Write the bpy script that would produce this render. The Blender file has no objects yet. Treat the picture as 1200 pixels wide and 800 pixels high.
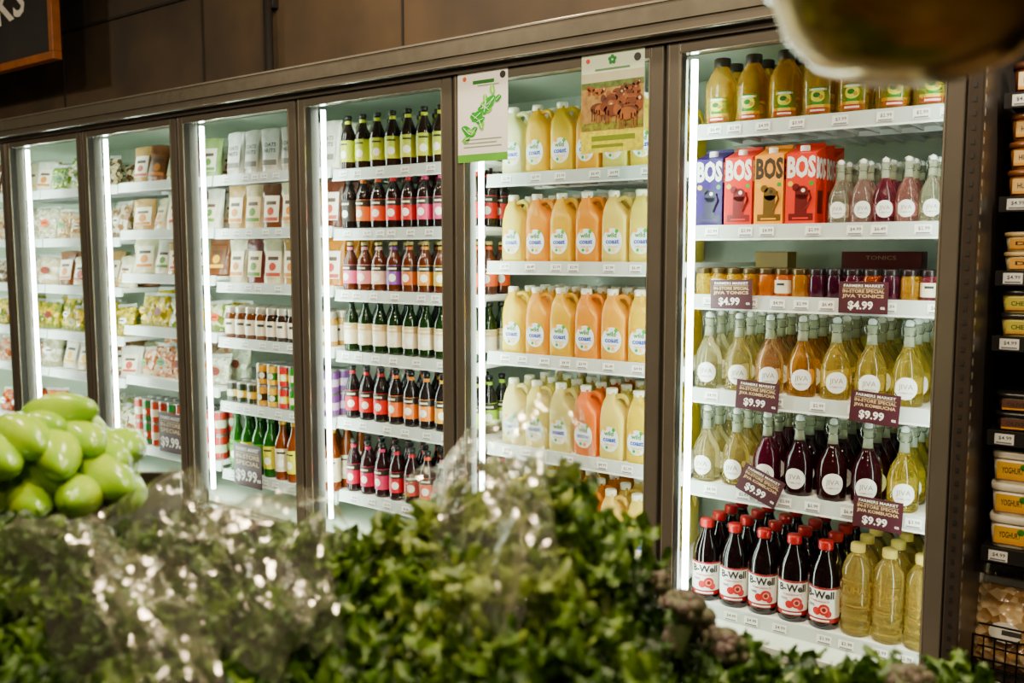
import bpy, math, random, bmesh
from mathutils import Vector, Matrix, noise
random.seed(7)
C=bpy.context.scene.collection
R=random.uniform
# ------------------------------------------------------------------ materials
def lin(h):
    h=h.lstrip('#'); o=[]
    for i in (0,2,4):
        c=int(h[i:i+2],16)/255
        o.append(c/12.92 if c<=.04045 else ((c+.055)/1.055)**2.4)
    L=.2*o[0]+.7*o[1]+.1*o[2]
    o=[min(1,max(0,L+(c-L)*1.2)) for c in o]
    return (o[0],o[1],o[2],1)
MC={}
def M(h,rough=.4,metal=0,var=.1,scale=25,bump=0,see=0,emit=0,spec=.5,h2=None,kind='noise',trl=0,tx=0):
    k=(h,rough,metal,var,scale,bump,see,emit,spec,h2,kind,trl,tx)
    if k in MC: return MC[k]
    m=bpy.data.materials.new('mat_'+h); m.use_nodes=True
    nt=m.node_tree; N=nt.nodes; L=nt.links
    p=N['Principled BSDF']; out=N['Material Output']
    p.inputs['Roughness'].default_value=rough; p.inputs['Metallic'].default_value=metal
    p.inputs['Specular IOR Level'].default_value=spec
    if tx: p.inputs['Transmission Weight'].default_value=tx; p.inputs['IOR'].default_value=1.36
    c=lin(h)
    tc=N.new('ShaderNodeTexCoord')
    if kind=='voronoi':
        t=N.new('ShaderNodeTexVoronoi'); t.inputs['Scale'].default_value=scale; src=t.outputs['Color']
        fac=N.new('ShaderNodeSeparateColor'); L.new(src,fac.inputs[0]); src=fac.outputs[0]; bsrc=t.outputs['Distance']
    else:
        t=N.new('ShaderNodeTexNoise'); t.inputs['Scale'].default_value=scale; t.inputs['Detail'].default_value=3; src=t.outputs['Fac']; bsrc=src
    L.new(tc.outputs['Object'],t.inputs['Vector'])
    r=N.new('ShaderNodeValToRGB')
    if h2: a=lin(h2); b=c; r.color_ramp.elements[0].position=.35; r.color_ramp.elements[1].position=.65
    else:
        a=tuple(x*(1-var) for x in c[:3])+(1,); b=tuple(min(1,x*(1+var)) for x in c[:3])+(1,)
        r.color_ramp.elements[0].position=.3; r.color_ramp.elements[1].position=.7
    r.color_ramp.elements[0].color=a; r.color_ramp.elements[1].color=b
    L.new(src,r.inputs[0]); L.new(r.outputs[0],p.inputs['Base Color'])
    if bump:
        bn=N.new('ShaderNodeBump'); bn.inputs['Strength'].default_value=bump; bn.inputs['Distance'].default_value=.01
        L.new(bsrc,bn.inputs['Height']); L.new(bn.outputs[0],p.inputs['Normal'])
    if emit:
        p.inputs['Emission Color'].default_value=c; p.inputs['Emission Strength'].default_value=emit
    last=p.outputs[0]
    if trl:
        tl=N.new('ShaderNodeBsdfTranslucent'); L.new(r.outputs[0],tl.inputs['Color'])
        mx=N.new('ShaderNodeMixShader'); mx.inputs[0].default_value=trl
        L.new(last,mx.inputs[1]); L.new(tl.outputs[0],mx.inputs[2]); last=mx.outputs[0]
    if see:
        tr=N.new('ShaderNodeBsdfTransparent'); tr.inputs[0].default_value=tuple(min(1,.3+.7*x) for x in c[:3])+(1,)
        mx=N.new('ShaderNodeMixShader'); mx.inputs[0].default_value=see
        L.new(last,mx.inputs[1]); L.new(tr.outputs[0],mx.inputs[2]); last=mx.outputs[0]
    if last!=p.outputs[0]: L.new(last,out.inputs['Surface'])
    MC[k]=m; return m
def film(name,base,rough,tint=(1,1,1,1),bump=0,edge=.35,scale=16,milk=.1):
    m=bpy.data.materials.new(name); m.use_nodes=True
    nt=m.node_tree; N=nt.nodes; L=nt.links; N.remove(N['Principled BSDF']); out=N['Material Output']
    g=N.new('ShaderNodeBsdfGlossy'); g.inputs['Roughness'].default_value=rough; g.inputs[0].default_value=(1,.94,.80,1)
    t=N.new('ShaderNodeBsdfTransparent'); t.inputs[0].default_value=tint
    lw=N.new('ShaderNodeLayerWeight'); lw.inputs[0].default_value=.3
    mt=N.new('ShaderNodeMath'); mt.operation='MULTIPLY_ADD'; mt.inputs[1].default_value=edge; mt.inputs[2].default_value=base
    L.new(lw.outputs['Facing'],mt.inputs[0])
    mx=N.new('ShaderNodeMixShader'); L.new(mt.outputs[0],mx.inputs[0]); L.new(t.outputs[0],mx.inputs[1]); L.new(g.outputs[0],mx.inputs[2])
    tc=N.new('ShaderNodeTexCoord'); n=N.new('ShaderNodeTexNoise'); n.inputs['Scale'].default_value=scale; n.inputs['Detail'].default_value=3; n.inputs['Distortion'].default_value=1.0
    b=N.new('ShaderNodeBump'); b.inputs['Strength'].default_value=bump; b.inputs['Distance'].default_value=.02
    L.new(tc.outputs['Object'],n.inputs['Vector']); L.new(n.outputs['Fac'],b.inputs['Height'])
    L.new(b.outputs[0],g.inputs['Normal']); L.new(b.outputs[0],lw.inputs['Normal'])
    df=N.new('ShaderNodeBsdfDiffuse'); df.inputs[0].default_value=(.85,.82,.70,1)
    m2=N.new('ShaderNodeMixShader'); m2.inputs[0].default_value=milk
    L.new(mx.outputs[0],m2.inputs[1]); L.new(df.outputs[0],m2.inputs[2])
    L.new(m2.outputs[0],out.inputs['Surface']); return m
PLASTIC=film('clear_film_mat',.12,.12,(.98,.985,.96,1),bump=.25,edge=.32,milk=.03,scale=22)
WHITE=M('f4f4f0',.4,var=.03); PAPER=M('f0efe8',.6,var=.02); INK=M('222222',.6); 
# ------------------------------------------------------------------ mesh builder
TC={}
def txt(body,bold):
    k=(body,bold)
    if k in TC: return TC[k]
    cu=bpy.data.curves.new('t','FONT'); cu.body=body; cu.size=1; cu.align_x='CENTER'; cu.align_y='CENTER'
    cu.offset=bold; cu.resolution_u=2
    ob=bpy.data.objects.new('t',cu); C.objects.link(ob); bpy.context.view_layer.update()
    me=bpy.data.meshes.new_from_object(ob.evaluated_get(bpy.context.evaluated_depsgraph_get()))
    v=[(p.co.x,p.co.y) for p in me.vertices]; f=[tuple(p.vertices) for p in me.polygons]
    bpy.data.objects.remove(ob); bpy.data.curves.remove(cu); bpy.data.meshes.remove(me)
    TC[k]=(v,f); return TC[k]
def sgp(x,e): return math.copysign(abs(x)**e,x)
class MB:
    def __init__(s): s.v=[];s.f=[];s.m=[];s.s=[];s.mats=[]
    def mi(s,m):
        if m not in s.mats: s.mats.append(m)
        return s.mats.index(m)
    def add(s,vs,fs,mat,smooth=False):
        o=len(s.v); s.v+=[tuple(v) for v in vs]; i=s.mi(mat)
        for f in fs: s.f.append(tuple(a+o for a in f)); s.m.append(i); s.s.append(smooth)
        return s
    def box(s,x0,x1,y0,y1,z0,z1,mat,bev=0):
        if not bev:
            vs=[(x,y,z) for z in (z0,z1) for y in (y0,y1) for x in (x0,x1)]
            return s.add(vs,[(0,2,3,1),(4,5,7,6),(0,1,5,4),(2,6,7,3),(0,4,6,2),(1,3,7,5)],mat)
        bm=bmesh.new(); bmesh.ops.create_cube(bm,size=1)
        for v in bm.verts: v.co=Vector(((x0+x1)/2+v.co.x*(x1-x0),(y0+y1)/2+v.co.y*(y1-y0),(z0+z1)/2+v.co.z*(z1-z0)))
        bmesh.ops.bevel(bm,geom=bm.edges[:],offset=bev,segments=2,affect='EDGES',profile=.5)
        bm.verts.index_update(); vs=[v.co[:] for v in bm.verts]; fs=[tuple(v.index for v in f.verts) for f in bm.faces]; bm.free()
        return s.add(vs,fs,mat)
    def loft(s,rings,mat,seg=20,ex=2,smooth=True,lobe=0,nl=3,cap=True):
        vs=[];fs=[];n=len(rings)
        for r in rings:
            rx,ry,z=r[:3]; cx=r[3] if len(r)>3 else 0; cy=r[4] if len(r)>4 else 0
            for k in range(seg):
                t=2*math.pi*(k+.5)/seg; q=1+lobe*math.cos(nl*t)
                vs.append((cx+rx*q*sgp(math.cos(t),2/ex),cy+ry*q*sgp(math.sin(t),2/ex),z))
        for i in range(n-1):
            for k in range(seg):
                a=i*seg+k;b=i*seg+(k+1)%seg; fs.append((a,b,b+seg,a+seg))
        if cap: fs.append(tuple(reversed(range(seg)))); fs.append(tuple(range((n-1)*seg,n*seg)))
        return s.add(vs,fs,mat,smooth)
    def lathe(s,prof,mat,seg=20,**k): return s.loft([(r,r,z) for r,z in prof],mat,seg,**k)
    def tube(s,pts,r,mat,seg=6,closed=False):
        P=[Vector(p) for p in pts]; n=len(P); vs=[];fs=[]
        for i,p in enumerate(P):
            if closed: t=P[(i+1)%n]-P[i-1]
            else: t=P[min(i+1,n-1)]-P[max(i-1,0)]
            t.normalize(); u=t.cross(Vector((0,0,1)))
            if u.length<.1: u=t.cross(Vector((0,1,0)))
            u.normalize(); w=t.cross(u)
            for k in range(seg):
                a=2*math.pi*k/seg
                vs.append(p+u*r*math.cos(a)+w*r*math.sin(a))
        for i in range(n if closed else n-1):
            for k in range(seg):
                j=(i+1)%n; fs.append((i*seg+k,i*seg+(k+1)%seg,j*seg+(k+1)%seg,j*seg+k))
        if not closed: fs.append(tuple(range(seg))); fs.append(tuple(range((n-1)*seg,n*seg)))
        return s.add(vs,fs,mat,True)
    def band(s,r,z0,z1,a0,a1,mat,n=14):
        vs=[];fs=[]
        for i in range(n+1):
            a=a0+(a1-a0)*i/n
            vs+=[(r*math.sin(a),-r*math.cos(a),z0),(r*math.sin(a),-r*math.cos(a),z1)]
        for i in range(n): fs.append((2*i,2*i+2,2*i+3,2*i+1))
        return s.add(vs,fs,mat,True)
    def disc(s,rad,mat,fn,n=24,rings=4,cx=0,cz=0,asp=1):
        vs=[fn(cx,cz)];fs=[]
        for j in range(1,rings+1):
            for k in range(n):
                a=2*math.pi*k/n; vs.append(fn(cx+rad*j/rings*math.cos(a),cz+asp*rad*j/rings*math.sin(a)))
        for k in range(n): fs.append((0,1+k,1+(k+1)%n))
        for j in range(rings-1):
            for k in range(n):
                a=1+j*n+k;b=1+j*n+(k+1)%n; fs.append((a,a+n,b+n,b))
        return s.add(vs,fs,mat,True)
    def rect(s,x0,x1,z0,z1,mat,fn,n=1):
        vs=[];fs=[]
        for i in range(n+1):
            x=x0+(x1-x0)*i/n; vs+=[fn(x,z0),fn(x,z1)]
        for i in range(n): fs.append((2*i,2*i+2,2*i+3,2*i+1))
        return s.add(vs,fs,mat)
    def text(s,body,size,mat,fn,x=0,z=0,bold=.01,w=None,rot=0):
        v,f=txt(body,bold)
        sx=size
        if w:
            wd=max(a for a,b in v)-min(a for a,b in v); sx=w/wd
        c_,s_=math.cos(rot),math.sin(rot)
        pts=[]
        for a,b in v:
            a*=sx;b*=size; pts.append(fn(x+a*c_-b*s_,z+a*s_+b*c_))
        return s.add(pts,f,mat)
    def build(s,name):
        me=bpy.data.meshes.new(name); me.from_pydata(s.v,[],s.f)
        for m in s.mats: me.materials.append(m)
        me.polygons.foreach_set('material_index',s.m); me.polygons.foreach_set('use_smooth',s.s)
        me.update(); return me
def flat(y): return lambda x,z:(x,-y,z)
def cylf(r): return lambda x,z:(r*math.sin(x/r),-r*math.cos(x/r),z)
def obj(name,me,loc=(0,0,0),rot=(0,0,0),parent=None,sc=1,**props):
    o=bpy.data.objects.new(name,me); C.objects.link(o); o.location=loc; o.rotation_euler=rot
    if sc!=1: o.scale=(sc,sc,sc)
    if parent: o.parent=parent
    for k,v in props.items(): o[k]=v
    return o
def place(p,loc,rot=(0,0,0),sc=1,label='',category='',group=None):
    o=obj(p['name'],p['mesh'],loc,rot,sc=sc,label=label,category=category)
    if group: o['group']=group
    for n,me in p['parts']: obj(n,me,parent=o)
    return o
# ------------------------------------------------------------------ room
def W(a,b): return (-.593*a+.805*b,.805*a+.593*b)
YAW=math.radians(36.4)
def struct(name,x0,x1,y0,y1,z0,z1,mat):
    return obj(name,MB().box(x0,x1,y0,y1,z0,z1,mat).build(name),kind='structure')
struct('floor',-8.2,2.2,-3.2,3.7,-.1,0,M('5a554e',.35,scale=3,var=.25))
struct('ceiling',-8.2,2.2,-3.2,3.7,3.3,3.4,M('2c2824',.8))
struct('wall_left',-8.2,-8,-3.2,3.7,0,3.3,M('4a4038',.8))
struct('wall_right',2,2.2,-3.2,3.7,0,3.3,M('3a332c',.8))
struct('wall_front',-8,2,-3.2,-3,0,3.3,M('3b342d',.8))
struct('wall_back',-8,2,3.5,3.7,0,3.3,M('4a4038',.8))
mb=MB(); wm=M('463828',.7,h2='2c241b',scale=2.6,bump=.2); dk=M('16120e',.8)
mb.box(-8,2,2.62,2.72,2.16,3.3,wm)
for z in (2.62,2.98): mb.box(-8,2,2.612,2.622,z,z+.012,dk)
for x in (-6.2,-4.95,-3.7,-2.45,-1.2): mb.box(x,x+.008,2.613,2.622,2.16,3.3,dk)
obj('wall_bulkhead',mb.build('wall_bulkhead'),kind='structure')
mb=MB(); mb.tube([(0,0,0),(0,0,1.12)],.02,M('14110f',.5),10); mb.box(-.035,.035,.0,.03,.3,.34,M('14110f',.5)); 
obj('electrical_conduit',mb.build('electrical_conduit'),(-3.2,2.59,2.18),label='black vertical conduit pipe fixed on the brown wall',category='pipe')
lampm=MB(); lampm.loft([(.16,.16,0),(.16,.16,.05),(.1,.1,.08)],M('222222',.5),24); 
lampe=MB(); lampe.loft([(.145,.145,-.006),(.145,.145,-.001)],M('fff0d8',.5,emit=6),24)
LM=lampm.build('lamp_housing'); LE=lampe.build('lamp_diffuser')
for i,(x,y,e) in enumerate([(-.9,.3,46),(-.2,1.1,38),(-1.7,1.0,44),(-3.4,.6,32),(-5.4,.8,28),(.8,-1.2,22),(.3,.0,26),(-1.1,1.9,34),(-2.3,2.0,26)]):
    o=obj('ceiling_lamp',LM,(x,y,3.22),label='round dark ceiling spotlight with warm diffuser',category='lamp',group='ceiling lamps')
    obj('diffuser',LE,parent=o)
    l=bpy.data.lights.new('lamp_light','AREA'); l.shape='DISK'; l.size=.18; l.energy=e; l.color=(1,.80,.54); 
    lo=bpy.data.objects.new('lamp_light',l); C.objects.link(lo); lo.location=(x,y,3.2)
# ------------------------------------------------------------------ refrigerated case
E=(-3.63,2.9,0)
case=obj('refrigerated_display_case',None,E,label='long row of upright glass-door coolers with brushed taupe metal frames',category='refrigerator')
FR=M('8a847a',.22,metal=.7,var=.08,scale=6); FRD=M('403a33',.4,metal=.3); INT=M('d8e2d2',.45,var=.03); SH=M('f0f2ee',.35,var=.03)
def cpart(name,mb,**k): return obj(name,mb.build(name),(-E[0],-E[1],0),parent=case,**k)
MU=[-.437,-1.237]+[-1.237-.8*k for k in range(1,8)]
X0,X1=MU[8],-.40
mb=MB(); mb.box(X0,X1,3.3,3.38,.02,2.16,INT); cpart('back_panel',mb)
mb=MB(); mb.box(X0,X1,2.5,3.3,2.1,2.16,INT); cpart('roof_panel',mb)
mb=MB(); mb.box(X0,X1,2.5,3.3,.02,.30,INT); cpart('base_deck',mb)
mb=MB(); mb.box(X0,X1,2.44,2.50,.02,.24,M('2a2622',.5)); cpart('kick_plate',mb)
mb=MB(); mb.box(X0-.04,X0,2.44,3.38,.02,2.16,INT); cpart('end_panel',mb)
mb=MB(); mb.box(-.436,-.40,2.41,3.38,.02,2.10,M('3c352f',.35,metal=.4),.004); mb.box(-.474,-.436,2.44,3.3,.02,2.10,M('26211c',.5))
for i in range(58):
    z=.12+i*.033; mb.box(-.399,-.3985,2.415,2.43,z,z+.016,M('a89c8a',.4,metal=.5))
    mb.box(-.424,-.416,2.4085,2.41,z,z+.012,M('0c0a09',.6))
cpart('end_panel',mb,label='dark bronze perforated end upright')
mb=MB(); mb.box(X0,X1,2.39,2.62,2.065,2.165,FR,.006); mb.box(X0,X1,2.385,2.39,2.10,2.145,M('969084',.2,metal=.7)); mb.box(X0,X1,2.387,2.392,2.155,2.160,M('d8d0c0',.22,metal=.8)); mb.box(X0,X1,2.387,2.392,2.068,2.071,M('d8d0c0',.22,metal=.8)); mb.box(X0,X1,2.41,2.62,2.045,2.065,FRD)
cpart('header',mb)
for i,x in enumerate(MU):
    mb=MB(); mb.box(x-.034,x+.034,2.462,2.505,.24,2.05,FRD,.003); cpart('mullion',mb)
led=MB(); led.loft([(.010,.010,0),(.010,.010,1.66)],M('e8fff0',.5,emit=40),8); LEDM=led.build('led_tube')
for i,x in enumerate(MU[:8]):
    for s in ((1,-1) if i else (-1,)):
        obj('led_tube',LEDM,(x+s*.046-E[0],2.52-E[1],.35),parent=case,label='glowing white vertical light tube')
DW,DH=.79,1.80
mb=MB(); t=.042
mb.box(.005,.005+t,0,.034,0,DH,FR,.004); mb.box(DW+.005-t,DW+.005,0,.034,0,DH,FR,.004)
mb.box(.005+t,DW+.005-t,0,.034,0,.06,FR,.003); mb.box(.005+t,DW+.005-t,0,.034,DH-.034,DH,FR,.003)
ED=M('e4dccc',.2,metal=.85)
for xx in (.005+t,DW+.005-t-.004): mb.box(xx,xx+.004,-.001,.004,.06,DH-.034,ED)
for xx in (.005+t,DW+.005-t-.006): mb.box(xx,xx+.006,.004,.03,.06,DH-.034,M('26221e',.5))
mb.box(.006,.010,-.001,.004,0,DH,M('1c1916',.5)); mb.box(.013,.0155,-.001,.004,0,DH,ED)
DM=mb.build('door_frame')
for k in range(1,8):
    d=obj('door',DM,(MU[k]-E[0],2.42-E[1],.245),parent=case)
TK=[]
for pr in ('$4.99','$3.99','$6.49','$2.99'):
    mb=MB(); mb.rect(-.022,.022,-.014,.014,PAPER,flat(0)); mb.text(pr,.0135,INK,flat(.0006),.002,.003,.01); mb.rect(-.018,.018,-.011,-.007,M('777777',.6),flat(.0006)); mb.rect(-.022,.022,-.014,-.0125,M('888888',.6),flat(.0004)); TK.append(mb.build('price_label'))
SZ={1:[.34,.729,1.0245,1.316,1.527,1.83],2:[.40,.751,1.0865,1.413,1.721],3:[.443,.756,1.037,1.29,1.54,1.78],
    4:[.42,.746,1.049,1.306,1.552,1.795],5:[.45,.806,1.066,1.335,1.556,1.795],6:[.45,.78,1.0,1.26,1.52,1.79],7:[.45,.78,1.0,1.26,1.52,1.79]}
mb=MB(); mb.box(0,.786,.012,.62,-.014,0,SH)
for i in range(12): mb.box(.03+i*.062,.036+i*.062,.02,.6,-.026,-.014,SH)
mb.box(0,.786,.30,.306,-.03,-.014,SH)
SM=mb.build('shelf'); 
mb=MB(); mb.add([(0,0,-.040),(.786,0,-.040),(.786,.004,.004),(0,.004,.004),(0,.012,-.040),(.786,.012,-.040),(.786,.012,.004),(0,.012,.004)],
   [(0,1,2,3),(4,7,6,5),(3,2,6,7),(0,4,5,1),(0,3,7,4),(1,5,6,2)],M('c2cac4',.3,var=.02)); 
mb.box(0,.786,-.002,.002,-.042,-.037,SH); RM=mb.build('ticket_rail')
for k in range(1,8):
    for z in SZ[k]:
        s=obj('shelf',SM,(MU[k]+.007-E[0],2.60-E[1],z),parent=case)
        obj('ticket_rail',RM,parent=s)
        if k<=4:
            x=R(.05,.1)
            while x<.74:
                obj('price_label',random.choice(TK),(x,-.0005,-.018),(math.radians(-5),0,0),parent=s); x+=R(.06,.14)
# ------------------------------------------------------------------ products
PC={}
def cached(fn):
    def w(*a,**k):
        key=(fn.__name__,a,tuple(sorted(k.items())))
        if key not in PC: PC[key]=fn(*a,**k)
        return PC[key]
    return w
@cached
def swing(liq,tx=.7,word='JIVA'):
    b=MB(); lm=M(liq,.03,var=.06,scale=12,tx=tx); gl=M('c8ccb4',.05,see=.55)
    b.lathe([(.036,0),(.041,.004),(.0418,.012),(.0418,.088),(.040,.103),(.034,.122),(.0255,.139),(.0185,.152),(.0155,.165)],lm,28)
    b.lathe([(.0155,.165),(.0135,.18),(.0125,.208),(.0155,.211),(.0155,.219),(.011,.221)],gl,20)
    l=MB(); f=cylf(.0424); l.disc(.031,PAPER,f,cz=.053); f2=cylf(.0428)
    l.text(word,.021,M('7a7468',.6),f2,0,.057,.0); l.text('KOMBUCHA',.0065,M('7a7468',.6),f2,0,.040,.01)
    c=MB(); c.lathe([(.009,.221),(.0115,.223),(.012,.230),(.009,.237),(.004,.239)],WHITE,14)
    w=MB(); wm_=M('a8a8a4',.25,metal=1)
    w.tube([(-.017,0,.195),(-.02,-.006,.215),(-.014,-.003,.234),(0,-.002,.241),(.014,-.003,.234),(.02,-.006,.215),(.017,0,.195)],.0013,wm_,5)
    w.tube([(.0155*math.cos(a),.0155*math.sin(a),.195) for a in [i*math.pi/6 for i in range(12)]],.0013,wm_,5,True)
    return dict(name='swing_top_bottle',mesh=b.build('swing_top_bottle'),parts=[('label',l.build('label')),('stopper',c.build('stopper')),('wire_bail',w.build('wire_bail'))])
@cached
def jug(col):
    b=MB(); jm=M(col,.3,var=.05,scale=8,trl=.4)
    b.loft([(.043,.043,0),(.0475,.0475,.006),(.0485,.0485,.02),(.0480,.0480,.135),(.046,.047,.150,-.001),(.038,.043,.166,-.007),(.028,.036,.184,-.015),(.021,.027,.198,-.020),(.0165,.0175,.210,-.021),(.0165,.0165,.226,-.021)],jm,32,ex=5)
    h=MB(); h.tube([(-.010,0,.203),(.004,0,.213),(.020,0,.2155),(.034,0,.209),(.0425,0,.194),(.0455,0,.175),(.0455,0,.158),(.042,0,.14)],.0085,jm,10)
    c=MB(); c.lathe([(.019,.218),(.0195,.221),(.0195,.236),(.0175,.239)],M('e8e4d0',.4),20); c.v=[(x-.021,y,z) for x,y,z in c.v]
    l=MB(); f=flat(.0492); f2=flat(.0498)
    l.disc(.036,M('dfe3e4',.5),f,cz=.072,asp=1.18); l.text('wild',.022,M('1f7a22',.5),f2,-.002,.091,.03); l.text('coast',.023,M('1048a0',.5),f2,0,.071,.04)
    l.text('100% JUICE',.008,M('d8801c',.5),f2,0,.053,.02); l.disc(.007,M('f0a81e',.5),f2,cx=-.018,cz=.106,rings=1); l.disc(.0065,M(col,.5,var=.2),f2,cx=.006,cz=.042,rings=1)
    l.disc(.0065,M('3a9a2c',.5),f2,cx=.016,cz=.105,rings=1); l.disc(.0055,M('3a9a2c',.5),f2,cx=-.01,cz=.043,rings=1)
    return dict(name='juice_jug',mesh=b.build('juice_jug'),parts=[('handle',h.build('handle')),('cap',c.build('cap')),('label',l.build('label'))])
@cached
def slim(body,lab,cap='1c1a18',see=0,strip=None,h=.225,r=.032,word=None,name='beverage_bottle',l0=.28,l1=.58,neck=None):
    b=MB(); bm_=M(body,.08,see=see,var=.15)
    b.lathe([(r*.85,0),(r*.98,.004),(r,.012),(r,h*.56),(r*.93,h*.64),(r*.68,h*.73),(r*.45,h*.81),(r*.38,h*.88),(r*.38,h*.96)],bm_,18)
    c=MB(); c.lathe([(r*.44,h*.935),(r*.46,h*.945),(r*.46,h*.99),(r*.4,h)],M(cap,.35),14)
    l=MB(); z0,z1=h*l0*.55,h*l1*.93
    l.band(r+.0007,z0,z1,-2.3,2.3,M(lab,.5,var=.04)); f=cylf(r+.0011)
    if strip: l.band(r+.0010,z0+(z1-z0)*.68,z1-.002,-2.3,2.3,M(strip,.5))
    l.disc(r*.5,M('f6f2e4',.5),f,cz=z0+(z1-z0)*.35,rings=2,n=12) if not word else l.text(word,.016,INK,cylf(r+.0014),0,z0+(z1-z0)*.4,.02)
    l.rect(-r*.6,r*.6,z0+(z1-z0)*.78,z0+(z1-z0)*.86,M('e8dcc0',.5) if strip else INK,cylf(r+.0016),5)
    ps=[('cap',c.build('cap')),('label',l.build('label'))]
    if neck: q=MB(); q.band(r*.395+.001,h*.84,h*.9,-3.14,3.14,M(neck,.5)); ps.append(('neck_label',q.build('neck_label')))
    return dict(name=name,mesh=b.build(name),parts=ps)
@cached
def bwell():
    b=MB(); b.lathe([(.038,0),(.0432,.006),(.0435,.02),(.0435,.145),(.041,.165),(.034,.187),(.025,.206),(.0185,.222),(.0175,.24)],M('0c0405',.05),28)
    c=MB(); c.lathe([(.0205,.234),(.0215,.236),(.0215,.256),(.019,.260)],M('a01810',.35),20)
    l=MB(); f=cylf(.0450); g=cylf(.0454); l.band(.0441,.022,.128,-2.2,2.2,PAPER); l.band(.0444,.022,.036,-2.2,2.2,M('8a1418',.5)); l.band(.0444,.122,.128,-2.2,2.2,M('8a1418',.5))
    l.text('B-Well',.031,INK,f,0,.105,.035); l.text('POMEGRANATE',.008,M('a01c22',.5),f,0,.086,.02)
    for cx,cz,ra in((.014,.062,.017),(-.008,.056,.012),(.026,.05,.011)): l.disc(ra,M('b01c18',.4),f,cx=cx,cz=cz)
    l.disc(.010,M('d88878',.4),g,cx=.014,cz=.062,rings=2); l.disc(.006,M('6a0c10',.4),cylf(.0457),cx=.014,cz=.062,rings=2)
    l.text('100%',.011,INK,f,-.026,.072,.02); l.rect(-.03,.03,.026,.031,PAPER,f,6)
    return dict(name='juice_bottle',mesh=b.build('juice_bottle'),parts=[('cap',c.build('cap')),('label',l.build('label'))])
@cached
def gold():
    b=MB(); pr=[(.034,0),(.040,.005)]
    for i in range(18):
        z=.012+i*.0095; pr.append((.0412 if i%2 else .0386,z))
    pr+=[(.040,.185),(.036,.203),(.026,.222),(.018,.232),(.017,.245)]
    b.lathe(pr,M('f6e290',.04,tx=.9,var=.03),28)
    c=MB(); c.lathe([(.0195,.238),(.020,.241),(.020,.258),(.017,.262)],M('e8d07a',.3,tx=.3),18)
    l=MB(); l.text('YUHA',.026,M('8a6a18',.5),cylf(.0425),0,.135,.02); l.text('KOMBUCHA',.010,M('8a6a18',.5),cylf(.0425),0,.11,.02); l.band(.0422,.088,.092,-.9,.9,M('8a6a18',.5)); l.band(.0422,.158,.161,-.9,.9,M('8a6a18',.5))
    return dict(name='drink_bottle',mesh=b.build('drink_bottle'),parts=[('cap',c.build('cap')),('label',l.build('label'))])
@cached
def oil(col,cap):
    b=MB(); b.loft([(.040,.040,0),(.0455,.0455,.005),(.046,.046,.105),(.044,.044,.125),(.034,.034,.15),(.024,.024,.165),(.021,.021,.18)],M(col,.05,tx=.8,var=.08),28,ex=2.6)
    c=MB(); c.lathe([(.024,.174),(.0245,.176),(.0245,.198),(.022,.201)],M(cap,.35),20)
    l=MB(); f=cylf(.0468); g=cylf(.0473); h=cylf(.0477)
    l.rect(-.034,.034,.012,.082,M('2f7f1c',.5),f,8); l.rect(-.034,.034,.012,.026,M('b82010',.5),g,8); l.rect(-.034,.034,.026,.034,M('e8c81a',.5),g,8); l.disc(.020,M('dcd830',.5),g,cz=.058,rings=3,asp=.85); l.disc(.010,M('1c5a10',.5),h,cx=-.003,cz=.06,rings=1,asp=.7); l.disc(.006,M('b89008',.5),h,cx=.009,cz=.054,rings=1)
    l.rect(-.024,.024,.072,.078,M('f4f2dc',.5),h,6); l.rect(-.02,.02,.016,.021,M('f4f2dc',.5),h,6)
    return dict(name='oil_bottle',mesh=b.build('oil_bottle'),parts=[('cap',c.build('cap')),('label',l.build('label'))])
@cached
def carton(col,dark):
    b=MB(); m=M(col,.4,var=.03,spec=.3); w=.039
    vs=[(-w,-w,0),(w,-w,0),(w,w,0),(-w,w,0),(-w,-w,.185),(w,-w,.185),(w,w,.21),(-w,w,.21)]
    b.add(vs,[(0,3,2,1),(0,1,5,4),(1,2,6,5),(2,3,7,6),(3,0,4,7),(4,5,6,7)],m); b.box(-w,w,w-.003,w,.208,.218,m)
    f=flat(.0395); f2=flat(.0399); dm=M(dark,.4); tc_=M('e8e4da',.5) if dark!='5a4010' else M('2a1a08',.5)
    b.text('BOS',.072,tc_,f,0,.148,.045,w=.074)
    b.disc(.018,dm,f,cx=.004,cz=.084,rings=1); b.disc(.010,dm,f,cx=-.012,cz=.098,rings=1); b.rect(-.014,.018,.03,.08,dm,f); b.rect(-.030,.034,.012,.030,dm,f); b.tube([(.014,-.040,.04),(.028,-.040,.07),(.022,-.040,.09)],.003,dm,5)
    b.disc(.005,tc_,f2,cx=.007,cz=.09,rings=1); b.disc(.007,M('d8b010',.4),f,cx=-.027,cz=.108,rings=1); b.disc(.006,M('3a8a3a',.4),f,cx=.028,cz=.108,rings=1); b.rect(-.02,.022,.016,.020,M(col,.4),f2)
    s=lambda x,z:(w+.0006,x,z); b.text('BOS',.072,tc_,s,0,.145,.045,w=.074); b.rect(-.022,.022,.03,.09,dm,s)
    c=MB(); c.lathe([(.012,.192),(.0125,.194),(.0125,.205),(.011,.207)],PAPER,16); c.v=[(x,y-.008,z+.001) for x,y,z in c.v]
    return dict(name='drink_carton',mesh=b.build('drink_carton'),parts=[('cap',c.build('cap'))])
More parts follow.
